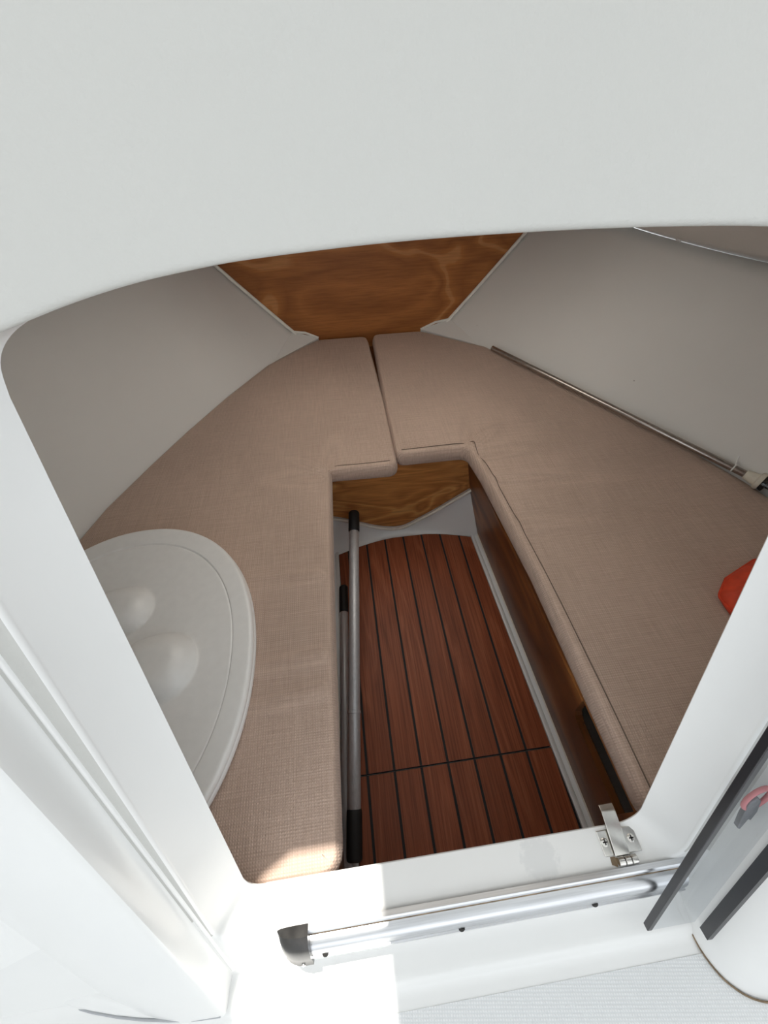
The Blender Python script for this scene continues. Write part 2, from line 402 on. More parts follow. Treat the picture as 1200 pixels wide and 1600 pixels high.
def inset(poly, d):
    out = []; n = len(poly)
    for i in range(n):
        a = Vector(poly[i - 1]); b = Vector(poly[(i + 1) % n]); tdir = (b - a).normalized(); nn = Vector((tdir.y, -tdir.x))
        out.append((poly[i][0] + nn.x * d, poly[i][1] + nn.y * d))
    return out
R = 0.006
rings = []
def inner(p): return (cx + (p[0] - cx) * (0.895 if p[0] < cx else 0.882), p[1])
rings.append([PB(*rect_hit(*p)) for p in hole])
for k in (0.5, 0.15): rings.append([PB(p[0] + (q[0] - p[0]) * k, p[1] + (q[1] - p[1]) * k) for p, q in zip(inset(hole, R), [rect_hit(*p) for p in hole])])
for k in range(0, 7):
    a = math.pi / 2 * k / 6
    off = R * (1 - math.cos(a)); d = R * (1 - math.sin(a))
    ring = []
    for p in inset(hole, d): ring.append(PB(*p) + Vector((0, off, 0)))
    rings.append(ring)
TH = Y_IN - Y_OUT
rings.append([PB(*inner(p)) + Vector((0, TH - 0.002, 0)) for p in hole])
rings.append([PB(*inner(p)) + Vector((0, TH, 0)) for p in inset(hole, 0.002)])
rings.append([PB(*rect_hit(*p)) + Vector((0, TH, 0)) for p in hole])
V, F = loft(rings, True, False)
n = len(hole); m = len(rings)
for j in range(n):
    a = j; b = (j + 1) % n; F.append((a, b, (m - 1) * n + b, (m - 1) * n + a))
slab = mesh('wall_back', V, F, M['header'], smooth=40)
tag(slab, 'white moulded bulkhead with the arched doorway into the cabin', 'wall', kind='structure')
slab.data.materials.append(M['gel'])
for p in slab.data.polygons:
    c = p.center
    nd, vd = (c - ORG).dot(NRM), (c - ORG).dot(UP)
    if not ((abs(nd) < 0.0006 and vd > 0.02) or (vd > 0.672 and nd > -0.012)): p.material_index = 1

# ------------------------------------------------------------------ cockpit sole, step and nonslip
def cockpit():
    prof = [(Y_OUT - 0.022, 0.345), (-0.0925, 0.325), (-0.098, 0.312), (-0.107, 0.304), (-0.118, 0.301), (-0.134, 0.300), (-0.140, 0.2995), (-0.145, 0.297), (-0.149, 0.292), (-0.154, 0.288), (-0.162, 0.2862), (-0.172, 0.286), (-0.176, 0.286), (-0.176, 0.26), (-0.08, 0.26)]
    xs = [-1.3, -0.6, -0.3, 0, 0.3, 0.6, 1.5]
    rings = [[(x, y + 0.0, z) for y, z in prof] for x in xs]
    o = mesh('floor', *loft(rings), M['gel'], smooth=50)
    tag(o, 'smooth white gelcoat ledge below the sliding door rail', 'floor', kind='structure')
    ns = mesh('nonslip_panel', *boxv(-1.3, 1.5, -2.3, -0.172, 0.25, 0.2867), M['nonslip'], o)
    tag(ns, 'fine waffle nonslip texture on the cockpit sole')
    return o
cockpit()

def slabuv(x0, x1, v0, v1, o0, o1): 
    return ([PB(x, v, o) for v in (v0, v1) for (x, o) in ((x0, o0), (x1, o0), (x1, o1), (x0, o1))], [(3, 2, 1, 0), (4, 5, 6, 7), (0, 1, 5, 4), (1, 2, 6, 5), (2, 3, 7, 6), (3, 0, 4, 7)])
# cockpit coamings: the boat's sides beside the cockpit
for nm, x, zt, lb in (('wall_left_cockpit', -1.12, 0.95, 'white inner coaming along the left of the cockpit'), ('wall_right_cockpit', 1.32, 1.05, 'white inner coaming along the right of the cockpit')):
    sg = -1 if x < 0 else 1
    sec = [(0.0, 0.27), (0.0, zt - 0.03), (0.01, zt - 0.008), (0.03, zt), (0.17, zt), (0.19, zt - 0.008), (0.20, zt - 0.03), (0.20, 0.27)]
    tag(mesh(nm, *loft([[(x + sg * a_, y_, z_) for a_, z_ in sec] for y_ in (0.05, -1.1, -2.3)]), M['gel'], smooth=40), lb, 'wall', kind='structure')

# ------------------------------------------------------------------ door posts either side of the opening
def left_post():
    t = thing('door_post', 'white moulded post with a grey shaded side left of the doorway', 'post', (-0.3, -0.13, DECK))
    plan = []      # (x, off) outline in the bulkhead frame
    plan += [(-0.241, -0.006), (-0.246, -0.004), (-0.2500, 0.001), (-0.2520, 0.008), (-0.2530, 0.016), (-0.2540, 0.0255), (-0.2550, 0.0295), (-0.2580, 0.0318), (-0.264, 0.0328), (-0.31, 0.032)]
    plan += [(-0.36, 0.022), (-0.42, 0.000), (-0.48, -0.03), (-0.48, -0.05), (-0.236, -0.03)]
    def ring(v, g=0.0, dz=None):
        out = []
        for x, o in plan:
            out.append(PB(x - g if o > -0.02 else x, v, o + g if o > -0.02 else o))
        return out
    rings = []
    for v in [1.0, 0.8, 0.6, 0.4, 0.2, 0.06, 0.0, -0.03]: rings.append(ring(v))
    last = ring(-0.05)
    rings.append(last)
    foot = []
    for p in last: foot.append(Vector((p.x, p.y - (p.z - 0.29) * math.tan(RK), 0.29)))
    rings.append(foot)
    child(mesh('post_body', *loft(rings), M['gel'], None, smooth=32), t)
    rr = []
    for v in [0.9, 0.6, 0.3, 0.0, -0.10]:
        rr.append([PB(-0.2395, v, -0.004), PB(-0.2405, v, 0.0015), PB(-0.2425, v, 0.0025), PB(-0.2445, v, 0.0015), PB(-0.2455, v, -0.004)])
    child(mesh('drip_ridge', *loft(rr), M['gel'], None, smooth=60), t)
    # swept skirt where the post runs out into the sole
    sk = []
    for k in range(13):
        s = k / 12
        x = -0.262 - 0.42 * s; y = -0.128 + 0.02 * math.sin(s * 3.1) * -1 + 0.155 * s ** 1.15
        w = 0.022 + 0.05 * s; h = 0.012 + 0.05 * s
        sk.append([Vector((x, y - w * math.cos(a) * 0.6, 0.296 + h * math.sin(a))) for a in [i * math.pi / 2 / 6 for i in range(7)]] + [Vector((x, y + 0.06, 0.296 + h)), Vector((x, y + 0.06, 0.296))])
    jl = [Vector((r_[0].x, r_[0].y - 0.001, 0.3012)) for r_ in sk]
    child(mesh('shade_line', *tube(jl, 0.0016, 8), M['joint'], None, smooth=60), t)  # grey line painting the shadow along the foot of the skirt
    child(mesh('skirt', *loft(sk), M['gel'], None, smooth=50), t)
    return t
left_post()
def right_post():
    t = thing('door_post', 'white moulded post with a dirty sealed foot right of the doorway', 'post', (0.5, -0.18, DECK))
    foot = smooth_tab([(0.424, -0.110), (0.421, -0.145), (0.426, -0.175), (0.444, -0.203), (0.48, -0.222), (0.56, -0.232), (0.72, -0.235)])
    back = [(0.72, -0.05), (0.424, -0.05)]
    z0 = 0.287
    rings = []
    for k, z in enumerate([z0, 0.33, 0.40, 0.5, 0.65, 0.85, 1.1]):
        sh = (z - z0) * math.tan(RK)
        rings.append([Vector((x, y + sh, z)) for x, y in foot + back])
    child(mesh('post_body', *loft(rings), M['gel'], None, smooth=40), t)
    line = [Vector((x, y - 0.002, z0 + 0.002)) for x, y in foot]
    line = [Vector((0.418, -0.100, 0.304))] + line
    child(mesh('sealant_bead', *tube(line, [0.003] * 4 + [0.0013] * (len(line) - 4), 8), M['grime'], None, smooth=60), t)
    child(mesh('post_strip', *slabuv(0.4165, 0.4255, -0.115, 0.95, 0.040, 0.053), M['blackedge'], None, smooth=0), t)  # black strip on the post's left face, beyond the pane
    return t
right_post()

# ------------------------------------------------------------------ sliding acrylic door
d = thing('sliding_door', 'clear smoked acrylic sliding door pushed open beside the right post', 'door', PB(0.42, -0.1, 0.03))
child(mesh('pane', *slabuv(0.3495, 0.414, -0.115, 0.66, 0.026, 0.034), M['acrylic'], None, smooth=0), d)
child(mesh('edge_strip', *slabuv(0.342, 0.3494, -0.115, 0.66, 0.0255, 0.0345), M['blackedge'], None, smooth=0, bevel=0.001), d)

# ------------------------------------------------------------------ rail
rl = thing('door_rail', 'aluminium sliding door rail screwed along the cabin sill', 'rail', PB(0.1, -0.05, 0.0))
prof = [(0.0, 0.006), (0.006, 0.006), (0.0075, 0.004), (0.0075, -0.001), (0.006, -0.003), (0.003, -0.004), (0.003, -0.012), (0.009, -0.013), (0.0145, -0.016), (0.0175, -0.022), (0.0185, -0.029), (0.018, -0.036), (0.0165, -0.041), (0.019, -0.0415), (0.019, -0.0445), (0.0, -0.0445)]
child(mesh('rail_body', *loft([[PB(x, v, o) for o, v in prof] for x in (-0.128, 0.12, 0.39)]), M['alu'], None, smooth=35), rl)
child(mesh('slot_grime', *slabuv(-0.127, 0.389, -0.0118, -0.0042, 0.0025, 0.0058), M['grime'], None, smooth=0), rl)
rings = []
for k in range(9):
    s = k / 8; x = -0.122 - 0.040 * s; sc = math.sqrt(max(0.0, 1 - max(0, (s - 0.25) / 0.75) ** 2.2)) * 0.9 + 0.1
    ring = []
    for (o, v) in [(0.0, 0.008), (0.012, 0.008), (0.019, 0.001), (0.0225, -0.012), (0.0232, -0.030), (0.0215, -0.041), (0.0225, -0.050), (0.018, -0.053), (0.0, -0.053)]:
        ring.append(PB(x, -0.016 + (v + 0.016) * (0.72 + 0.28 * sc), o * sc))
    rings.append(ring)
cap = child(mesh('end_cap', *loft(rings), M['blackcap'], None, smooth=40), rl); cap['label'] = 'scuffed black chrome end cap'
sc = mesh('screw', *axis_lathe(PB(-0.135, -0.0475, 0.0215), PB(-0.135, -0.0475, 0.03), [(0, 0.0028), (0.0013, 0.0026), (0.002, 0.0012)], 12), M['steel'], cap, smooth=40)
for x in (-0.106, 0.075, 0.26):
    child(mesh('rivet', *axis_lathe(PB(x, -0.0405, 0.0165), PB(x, -0.0405, 0.03), [(0, 0.0042), (0.0022, 0.004), (0.0035, 0.002)], 12), M['hole'], None, smooth=40), rl)

# ------------------------------------------------------------------ latch hinge on the sill
h = thing('latch_hinge', 'stainless folding latch hinge screwed to the cabin sill', 'hinge', (0.31, -0.035, SILL))
for x0, x1 in ((0.284, 0.3005), (0.3175, 0.338)):
    o = child(mesh('base_plate', *boxv(x0, x1, -0.046, -0.018, SILL, SILL + 0.0025), M['steel'], None, smooth=0, bevel=0.001), h)
    xm = (x0 + x1) / 2 - (0.002 if x0 < 0.3 else -0.001)
    s = mesh('screw', *axis_lathe((xm, -0.031, SILL + 0.002), (xm, -0.031, SILL + 0.01), [(0, 0.0052), (0.0015, 0.0050), (0.0026, 0.003)], 16), M['steel'], o, smooth=40)
    s.location = (0, 0, 0)
    k = mesh('screw_cross', *join(boxv(xm - 0.0032, xm + 0.0032, -0.0318, -0.0302, SILL + 0.003, SILL + 0.0049), boxv(xm - 0.0008, xm + 0.0008, -0.0342, -0.0278, SILL + 0.003, SILL + 0.0049)), M['hole'], o, smooth=0)
path = [(-0.047, 0.006), (-0.040, 0.0075), (-0.020, 0.0075), (0.000, 0.0075), (0.006, 0.0065), (0.010, 0.0045)]
V = []; F = []
for (y, z) in path:
    t_ = 1.0
    for x in (0.2985, 0.3195): V += [(x + 0.0035 * (y + 0.02) / -0.03 * -0.6, y, SILL + z), (x + 0.0035 * (y + 0.02) / -0.03 * -0.6, y, SILL + z - 0.0022)]
for i in range(len(path) - 1):
    a = i * 4; F += [(a, a + 2, a + 6, a + 4), (a + 1, a + 5, a + 7, a + 3), (a, a + 4, a + 5, a + 1), (a + 2, a + 3, a + 7, a + 6)]
F += [(0, 1, 3, 2), (20, 22, 23, 21)]
child(mesh('strap', V, F, M['steel'], None, smooth=30, bevel=0.0008), h)
for x0, x1 in ((0.298, 0.3065), (0.3075, 0.3155), (0.3165, 0.325)):
    child(mesh('knuckle', *axis_lathe((x0, -0.0525, SILL + 0.005), (x1, -0.0525, SILL + 0.005), [(0, 0.0045), (0.0006, 0.0052), (x1 - x0 - 0.0006, 0.0052), (x1 - x0, 0.0045)], 16), M['steel'], None, smooth=40), h)
child(mesh('rust_stain', *prism([(0.290, -0.055), (0.297, -0.058), (0.3, -0.05), (0.297, -0.047), (0.291, -0.047)], SILL, SILL + 0.0006), M['grime'], None, smooth=0), h)

# ------------------------------------------------------------------ cabin sole boards with teak planks
PITCH = 0.0667; GAP = 0.0062; X0 = 0.018
def front_y(x): return 0.848 - 0.55 * max(0, abs(x - 0.17) - 0.05) ** 1.55
def left_x(y): return -0.083
def right_x(y): return 0.421 - 0.035 * (y + 0.02)
def board(y0, y1f, name, label):
    t = thing(name, label, 'floor board', (0.17, (y0 + y1f(0.17)) / 2, 0.0))
    ed = [(left_x(0), y0), (right_x(y0), y0)]
    nfr = 12; xa = left_x(0); xb = right_x(y1f(0.39))
    ed += [(xb + (xa - xb) * k / nfr, y1f(xb + (xa - xb) * k / nfr)) for k in range(nfr + 1)]
    child(mesh('caulk_base', *prism(ed, -0.012, -0.0012), M['caulk'], None, smooth=0), t)
    k = -2
    while True:
        a = X0 + PITCH * k + GAP / 2; b = X0 + PITCH * (k + 1) - GAP / 2; k += 1
        a = max(a, left_x(0) + 0.0005)
        if b < left_x(0) + 0.004: continue
        if a > right_x(y0) - 0.003: break
        ys = y0 + 0.0006
        pts = []
        bb = min(b, right_x(ys)); pts += [(a, ys), (bb, ys)]
        ns = 4
        top = []
        for q in range(ns + 1):
            x = b + (a - b) * q / ns
            top.append((x, y1f(x) - 0.0015))
        if b > right_x(0.8):      # edge plank: clip along the slanting side
            side = []
            for q in range(1, 7):
                y = ys + (y1f(min(b, 0.39)) - 0.0015 - ys) * q / 6
                side.append((min(b, right_x(y)), y))
            lastx = side[-1][0]
            if lastx <= a + 0.002:
                side = [p for p in side if p[0] > a + 0.001]; pts += side
            else:
                pts += side[:-1]
                pts += [(lastx + (a - lastx) * q / 3, y1f(lastx + (a - lastx) * q / 3) - 0.0015) for q in range(4)]
        else: pts += top
        child(mesh('plank', *prism(pts, -0.010, 0.0), PLANK[(k * 3 + len(name)) % 5], None, smooth=0, bevel=0.0006), t)
    return t
board(0.1445, front_y, 'floor_board', 'long planked teak floor board reaching to the front of the cabin')
board(-0.10, lambda x: 0.1425, 'floor_board', 'short planked teak floor board just inside the door sill')

# sole pan (white) with gutters
fl = mesh('floor_cabin', *boxv(-0.95, 1.25, -0.165, 1.62, -0.035, -0.013), M['inner'], smooth=0)
tag(fl, 'white moulded pan under the teak floor boards', 'floor', kind='structure')
def gutter(sx, xe, x1, nm, label):
    V = []
    pr = [(0.0, -0.02), (0.0, 0.0035), (0.004, 0.005), (0.010, 0.0045), (0.014, 0.0), (0.018, 0.004), (0.023, 0.006), (0.026, 0.004), (0.026, -0.02)]
    rg = []
    for y in (0.815, 0.5, 0.2, -0.11):
        rg.append([(xe(y) + sx * (0.001 + a), y, z) for a, z in pr])
    o = mesh(nm, *loft(rg), M['inner'], smooth=50)
    b = mesh('sealant', *tube([(xe(y) + sx * 0.0265, y, 0.006) for y in (0.815, 0.4, -0.11)], 0.003, 8), M['sealant'], o, smooth=60)
    return tag(o, label, 'trim', kind='structure')
gutter(1, right_x, 0, 'trim_3', 'white gutter strip along the right edge of the teak floor')
gutter(-1, left_x, 0, 'trim_4', 'white gutter strip along the left edge of the teak floor')

# white moulded V at the front of the sole
PY_ = 0.885
vedge = [(-0.125, 0.125), (-0.06, 0.100), (0.0, 0.068), (0.06, 0.036), (0.105, 0.020), (0.135, 0.016), (0.165, 0.022), (0.21, 0.050), (0.28, 0.098), (0.34, 0.145), (0.396, 0.187)]
ve = smooth_tab(vedge)
def fe(x):
    xx = min(max(x, -0.09), 0.41); return Vector((min(max(x * 1.06, -0.115), 0.43), front_y(xx) - 0.004, -0.004))
rings = []
for (x, z) in ve:
    top = Vector((x, PY_, z)); bot = fe(x); r = []
    out = Vector((x, PY_ + 0.03, z + 0.01))
    r.append(out); r.append(top)
    for k in range(1, 9):
        s = k / 8; p = top.lerp(bot, s); p.z -= 0.018 * math.sin(math.pi * s) * (1 if z > 0.03 else z / 0.03)
        if k == 4 and z > 0.05: p.z += 0.004
        r.append(p)
    r.append(bot + Vector((0, 0.06, -0.02))); rings.append(r)
vo = mesh('trim_5', *loft(rings, False, False), M['inner'], smooth=30, solid=(0.006, -1))
tag(vo, 'white moulded hull vee between the front panel and the teak floor', 'trim', kind='structure')
mesh('sealant', *tube([(x, PY_ - 0.013, z + 0.002) for x, z in ve], 0.0056, 8), M['sealant'], vo, smooth=60)
for sx, xa in ((1, 0.405),):
    mesh('corner_post', *tube([(0.400, 0.872, 0.20), (0.412, 0.855, 0.12), (0.428, 0.826, 0.03), (0.432, 0.815, 0.0)], [0.004, 0.006, 0.008, 0.012], 10), M['inner'], vo, smooth=60)

# front plywood panel, V-cut at the bottom
pl = [(x, z - 0.01) for x, z in ve] + [(0.402, 0.20), (0.39, 0.337), (-0.12, 0.337)]
n = len(pl)
V = [(x, PY_, z) for x, z in pl] + [(x, PY_ + 0.012, z) for x, z in pl]
F = [tuple(range(n)), tuple(range(2 * n - 1, n - 1, -1))] + [(i, (i + 1) % n, n + (i + 1) % n, n + i) for i in range(n)]
fp = mesh('berth_front_panel', V, F, M['ply2'], smooth=0)
tag(fp, 'figured plywood panel with a vee cut foot under the two cushion ends', 'panel')

# ------------------------------------------------------------------ berth benches
def bench(side, label):
    t = thing('berth_bench', label, 'bench', (0.16 + side * 0.5, 0.5, 0.0))
    s = side; c = 0.1725
    def sx(y, z):     # side panel face: leans outward towards the floor
        top = 0.388 - 0.032 * y / 0.8; bot = 0.449 - 0.035 * (y + 0.02)
        v = bot + (top - bot) * z / 0.337
        return v if s > 0 else -0.113
    # face polygon in (y, z); on the right a locker cut-out with rounded corner near the sill
    poly = [(0.884, -0.012), (0.884, 0.337)]
    if s > 0:
        poly += [(0.165, 0.337), (0.165, 0.265)]
        poly += [(0.135 + 0.03 * math.cos(a), 0.265 - 0.03 * math.sin(a)) for a in [k * math.pi / 2 / 5 for k in range(1, 6)]]
        poly += [(-0.005, 0.235), (-0.005, 0.337)]
    poly += [(y_in(0.337) + 0.005, 0.337), (y_in(-0.012) + 0.005, -0.012)]
    n = len(poly)
    V = [(sx(y, z), y, z) for y, z in poly] + [(sx(y, z) + s * 0.015, y, z) for y, z in poly]
    F = [tuple(range(n)), tuple(range(2 * n - 1, n - 1, -1))] + [(i, (i + 1) % n, n + (i + 1) % n, n + i) for i in range(n)]
    child(mesh('side_panel', V, F, M['side'], None, smooth=0), t)
    # top board up to the hull side
    ins, inf = (0.390, 0.362) if s > 0 else (-0.105, -0.105)
    edge = [(wall_x(s, y, 0.32) - s * 0.004, y) for y in [y_in(0.33) + 0.006] + [k * 0.1 for k in range(1, 16)] + [1.57]]
    bd = edge + [(0.129, 1.57), (0.129, 0.885), (inf, 0.885), (ins, y_in(0.33) + 0.006)]
    child(mesh('top_board', *prism(bd, 0.338, 0.352), M['side'], None, smooth=0), t)
    return t
bench(1, 'right berth bench with mahogany side and dark locker cut-out by the sill')
bench(-1, 'left berth bench hidden under its taupe cushion beside the poles')

# ------------------------------------------------------------------ cushions
ZT = 0.402; ZB = 0.354
def seg_dist(p, a, b):
    ab = b - a; t = max(0, min(1, (p - a).dot(ab) / max(1e-12, ab.length_squared))); return (p - (a + ab * t)).length
def resample(poly, step):
    out = []
    n = len(poly)
    for i in range(n):
        a = Vector(poly[i]); b = Vector(poly[(i + 1) % n]); k = max(1, int((b - a).length / step))
        for q in range(k): out.append(a.lerp(b, q / k))
    return out
def round_corners(poly, r):
    out = []; n = len(poly)
    for i in range(n):
        p = Vector(poly[i]); a = Vector(poly[i - 1]); b = Vector(poly[(i + 1) % n])
        u = (a - p); v = (b - p); ang = u.angle(v)
        if ang > math.radians(155): out.append(p); continue
        d = min(r, u.length * 0.45, v.length * 0.45); p0 = p + u.normalized() * d; p1 = p + v.normalized() * d
        for k in range(5):
            t = k / 4; out.append(p0 * (1 - t) ** 2 + p * 2 * t * (1 - t) + p1 * t * t)
    return out
def cushion(name, label, poly, pucker, seamline):
    P = round_corners([Vector(p) for p in poly], 0.026); P = resample(P, 0.012); n = len(P)
    area = sum(P[i].x * P[(i + 1) % n].y - P[(i + 1) % n].x * P[i].y for i in range(n))
    if area < 0: P.reverse()
    def off(d):
        o = []
        for i in range(n):
            tdir = (P[(i + 1) % n] - P[i - 1]).normalized(); o.append(P[i] + Vector((-tdir.y, tdir.x)) * d)
        return o
    Lo = [(0.0, -0.007), (0.002, -0.0028), (0.005, -0.0008), (0.010, 0.0), (0.022, 0.0012)]
    rings = [off(d) for d, _ in Lo]
    inner = rings[-1]
    # interior grid
    xs = [p.x for p in inner]; ys = [p.y for p in inner]; pts = list(inner); st = 0.017
    def inside(q):
        c = False
        for i in range(len(inner)):
            a = inner[i]; b = inner[i - 1]
            if (a.y > q.y) != (b.y > q.y) and q.x < (b.x - a.x) * (q.y - a.y) / (b.y - a.y) + a.x: c = not c
        return c
    gx = min(xs); row = 0
    y = min(ys)
    while y < max(ys):
        x = min(xs) + (st / 2 if row % 2 else 0)
        while x < max(xs):
            q = Vector((x, y))
            if inside(q) and min((q - b).length for b in inner) > 0.010: pts.append(q)
            x += st
        y += st * 0.87; row += 1
    ni = len(inner)
    vo, _, fo, ov, _, _ = delaunay_2d_cdt([p.to_2d() if hasattr(p, 'to_2d') else p for p in pts], [], [list(range(ni))], 1, 1e-6)
    def hz(p):
        z = ZT + 0.0012
        z += 0.0022 * math.sin(7.1 * p.x + 2.3 * p.y) * math.sin(5.3 * p.y - 1.7 * p.x + 0.8)
        for (cx_, cy_, dx, dy, amp, ln, wd) in pucker:
            rel = p - Vector((cx_, cy_)); dv = Vector((dx, dy)).normalized(); a = rel.dot(dv); b = rel.dot(Vector((-dv.y, dv.x)))
            if a > -0.03: z += 2.0 * amp * math.exp(-(a / ln) ** 2) * math.exp(-(b / (wd * (1 + 2.5 * max(0, a)))) ** 2)
        return z
    V = []; F = []
    side = [(0.0, ZB), (-0.0030, ZB + 0.005), (-0.005, ZB + 0.018), (-0.004, ZT - 0.016)]
    allr = []
    for d, z in side: allr.append([Vector((p.x, p.y, z)) for p in off(d)])
    for (d, dz), rg in zip(Lo, rings):
        zz = [hz(p) for p in rg]
        allr.append([Vector((p.x, p.y, ZT + dz + (h_ - ZT - 0.0012) * min(1, d / 0.022))) for p, h_ in zip(rg, zz)])
    for r in allr[:-1]: V += r
    nb = len(V)
    mp = {}
    for i, p in enumerate(vo):
        q = Vector((p[0], p[1])); mp[i] = nb + i; V.append(Vector((q.x, q.y, hz(q))))
    inv = {}
    for i, src in enumerate(ov):
        for s_ in src: inv[s_] = nb + i
    R_ = len(allr)
    for k in range(R_ - 1):
        for i in range(n):
            j = (i + 1) % n
            a, b = k * n + i, k * n + j
            c, e = ((k + 1) * n + j, (k + 1) * n + i) if k < R_ - 2 else (inv[j], inv[i])
            F.append((a, b, c, e))
    for f_ in fo: F.append(tuple(nb + i for i in f_))
    F.append(tuple(reversed(range(n))))
    t = thing(name, label, 'cushion', (sum(p.x for p in P) / n, sum(p.y for p in P) / n, ZB), 'taupe berth cushions')
    child(mesh('cover', V, F, M['fabric'], None, smooth=75), t)
    sl = [Vector((p[0], p[1], hz(Vector(p)) + 0.0002)) for p in smooth_tab([(a_[0], a_[1]) for a_ in seamline])]
    child(mesh('seam', *tube(sl, 0.0011, 6), M['seam'], None, smooth=60), t)
    return t
def outline_edge(side, ys): return [(wall_x(side, y, 0.40) - side * 0.001, y) for y in ys]
AFT = -0.016
# right
ysr = [0.0, 0.15, 0.3, 0.45, 0.6, 0.75, 0.9, 1.05, 1.2, 1.32, 1.40]
rp = [(0.384, AFT), (1.06, AFT + 0.004)] + outline_edge(1, ysr[1:]) + [(0.495, 1.44), (0.335, 1.568), (0.139, 1.572), (0.1285, 1.10), (0.128, 0.842), (0.334, 0.842), (0.350, 0.735), (0.374, 0.42)]
cushion('berth_cushion', 'right taupe woven berth cushion with the light pole lying on it', rp,
        [(0.34, 0.84, 0.8, 0.55, 0.006, 0.10, 0.012), (0.345, 0.80, 1, 0.05, -0.004, 0.16, 0.02), (0.36, 0.70, 1, -0.12, 0.003, 0.25, 0.012), (0.37, 0.55, 1, -0.1, 0.0022, 0.2, 0.012), (0.335, 0.86, 0.2, 1, -0.003, 0.1, 0.015)],
        [(0.398, 0.0), (0.396, 0.2), (0.389, 0.42), (0.371, 0.66), (0.366, 0.735), (0.356, 0.80), (0.346, 0.852), (0.30, 0.856), (0.143, 0.856)])
ysl = [0.0, 0.15, 0.3, 0.45, 0.6, 0.75, 0.9, 1.05, 1.2, 1.32, 1.40]
lp = [(-0.084, AFT), (-0.78, AFT + 0.004)] + outline_edge(-1, ysl[1:]) + [(-0.205, 1.46), (-0.085, 1.566), (0.112, 1.562), (0.1225, 1.10), (0.1215, 0.812), (0.105, 0.802), (-0.066, 0.806), (-0.066, 0.79), (-0.076, 0.42)]
cushion('berth_cushion', 'left taupe woven berth cushion carrying the white oval table', lp,
        [(-0.068, 0.80, -0.8, 0.5, 0.006, 0.10, 0.012), (-0.07, 0.78, -1, 0.05, -0.003, 0.16, 0.02), (-0.07, 0.30, -1, -0.10, 0.0035, 0.2, 0.010), (-0.08, 0.235, -1, -0.13, 0.004, 0.2, 0.010), (-0.08, 0.47, -1, 0.04, 0.003, 0.15, 0.011), (-0.062, 0.83, 0.2, 1, -0.003, 0.1, 0.015)],
        [(-0.052, 0.820), (0.02, 0.817), (0.104, 0.817)])

# ------------------------------------------------------------------ oval table top lying on the left cushion
def table():
    t = thing('table_top', 'white oval plastic table top with two moulded humps on left cushion', 'table top', (-0.49, 0.295, 0.405))
    cx_, cy_, a, b = -0.488, 0.296, 0.265, 0.340
    TT = 0.434; seg = 180
    def sup(th, s):
        c, q = math.cos(th), math.sin(th); e = 2 / 2.12
        return (cx_ + a * s * math.copysign(abs(c) ** e, c), cy_ + b * s * math.copysign(abs(q) ** e, q))
    rec = [(-0.385, 0.300, 0.064, 0.022, 0.034), (-0.484, 0.424, 0.056, 0.018, 0.028)]     # undersides of two moulded cup holders standing proud
    def hz(x, y, s):
        z = TT
        z -= 0.0012 * (1 - min(1, max(0, (s - 0.855) / 0.01)))           # inner field slightly sunk behind a fine line
        z -= 0.0022 * math.exp(-((s - 0.86) / 0.004) ** 2)
        for (rx, ry, r1, r2, dp) in rec:
            d_ = math.hypot((x - rx) / 1.6 if x < rx else (x - rx), y - ry)
            k = min(1, max(0, (r1 - d_) / (r1 - r2))); k = (1 - (1 - k) ** 2) ** 0.8 if k > 0 else 0
            z += dp * k
        return z
    ss = [k / 88 for k in range(1, 73)] + [0.825, 0.84, 0.848, 0.854, 0.858, 0.862, 0.866, 0.872, 0.885, 0.91, 0.94, 0.965, 0.978]
    V = [(cx_, cy_, hz(cx_, cy_, 0))]; F = []; rows = []
    for s in ss:
        rows.append(len(V))
        for k in range(seg):
            x, y = sup(2 * math.pi * k / seg, s); V.append((x, y, hz(x, y, s)))
    for s, z in ((0.988, TT - 0.001), (0.995, TT - 0.003), (1.0, TT - 0.007), (1.0, TT - 0.013), (0.997, TT - 0.014), (1.004, TT - 0.016), (1.006, TT - 0.022), (1.0, TT - 0.029), (0.985, TT - 0.0305), (0.5, TT - 0.0305)):
        rows.append(len(V))
        for k in range(seg):
            x, y = sup(2 * math.pi * k / seg, s); V.append((x, y, z))
    for k in range(seg): F.append((0, rows[0] + k, rows[0] + (k + 1) % seg))
    for r0, r1 in zip(rows, rows[1:]):
        for k in range(seg): F.append((r0 + k, r1 + k, r1 + (k + 1) % seg, r0 + (k + 1) % seg))
    F.append(tuple(rows[-1] + k for k in range(seg)))
    child(mesh('top', V, F, M['plastic'], None, smooth=50), t)
    return t
table()

# ------------------------------------------------------------------ poles
def pole(name, label, a, b, r, grips, joints=()):
    t = thing(name, label, 'pole', ((Vector(a) + Vector(b)) / 2)); A = Vector(a); L = (Vector(b) - A).length; dr = (Vector(b) - A).normalized()
    child(mesh('tube', *axis_lathe(A, b, [(0.004, r * 0.9), (0.006, r), (L - 0.006, r), (L - 0.004, r * 0.9)], 20), M['polealu'], None, smooth=40), t)
    for (g0, g1, rg) in grips:
        child(mesh('grip', *axis_lathe(A + dr * g0, b, [(0, rg * 0.75), (0.004, rg * 0.96), (0.008, rg), (g1 - g0 - 0.008, rg), (g1 - g0 - 0.003, rg * 0.97), (g1 - g0, rg * 0.8)], 20), M['rubber'], None, smooth=40), t)
    for j in joints:
        child(mesh('joint_ring', *axis_lathe(A + dr * j, b, [(0, r), (0.0008, r + 0.0012), (0.006, r + 0.0012), (0.0068, r)], 20), M['polealu'], None, smooth=40), t)
    return t
pole('boat_hook_pole', 'thicker grey aluminium pole with black grips resting on the front moulding', (-0.013, 0.842, 0.172), (-0.0905, -0.012, 0.031), 0.0152, [(0, 0.075, 0.0175), (0.775, 0.868, 0.0172)], (0.58,))
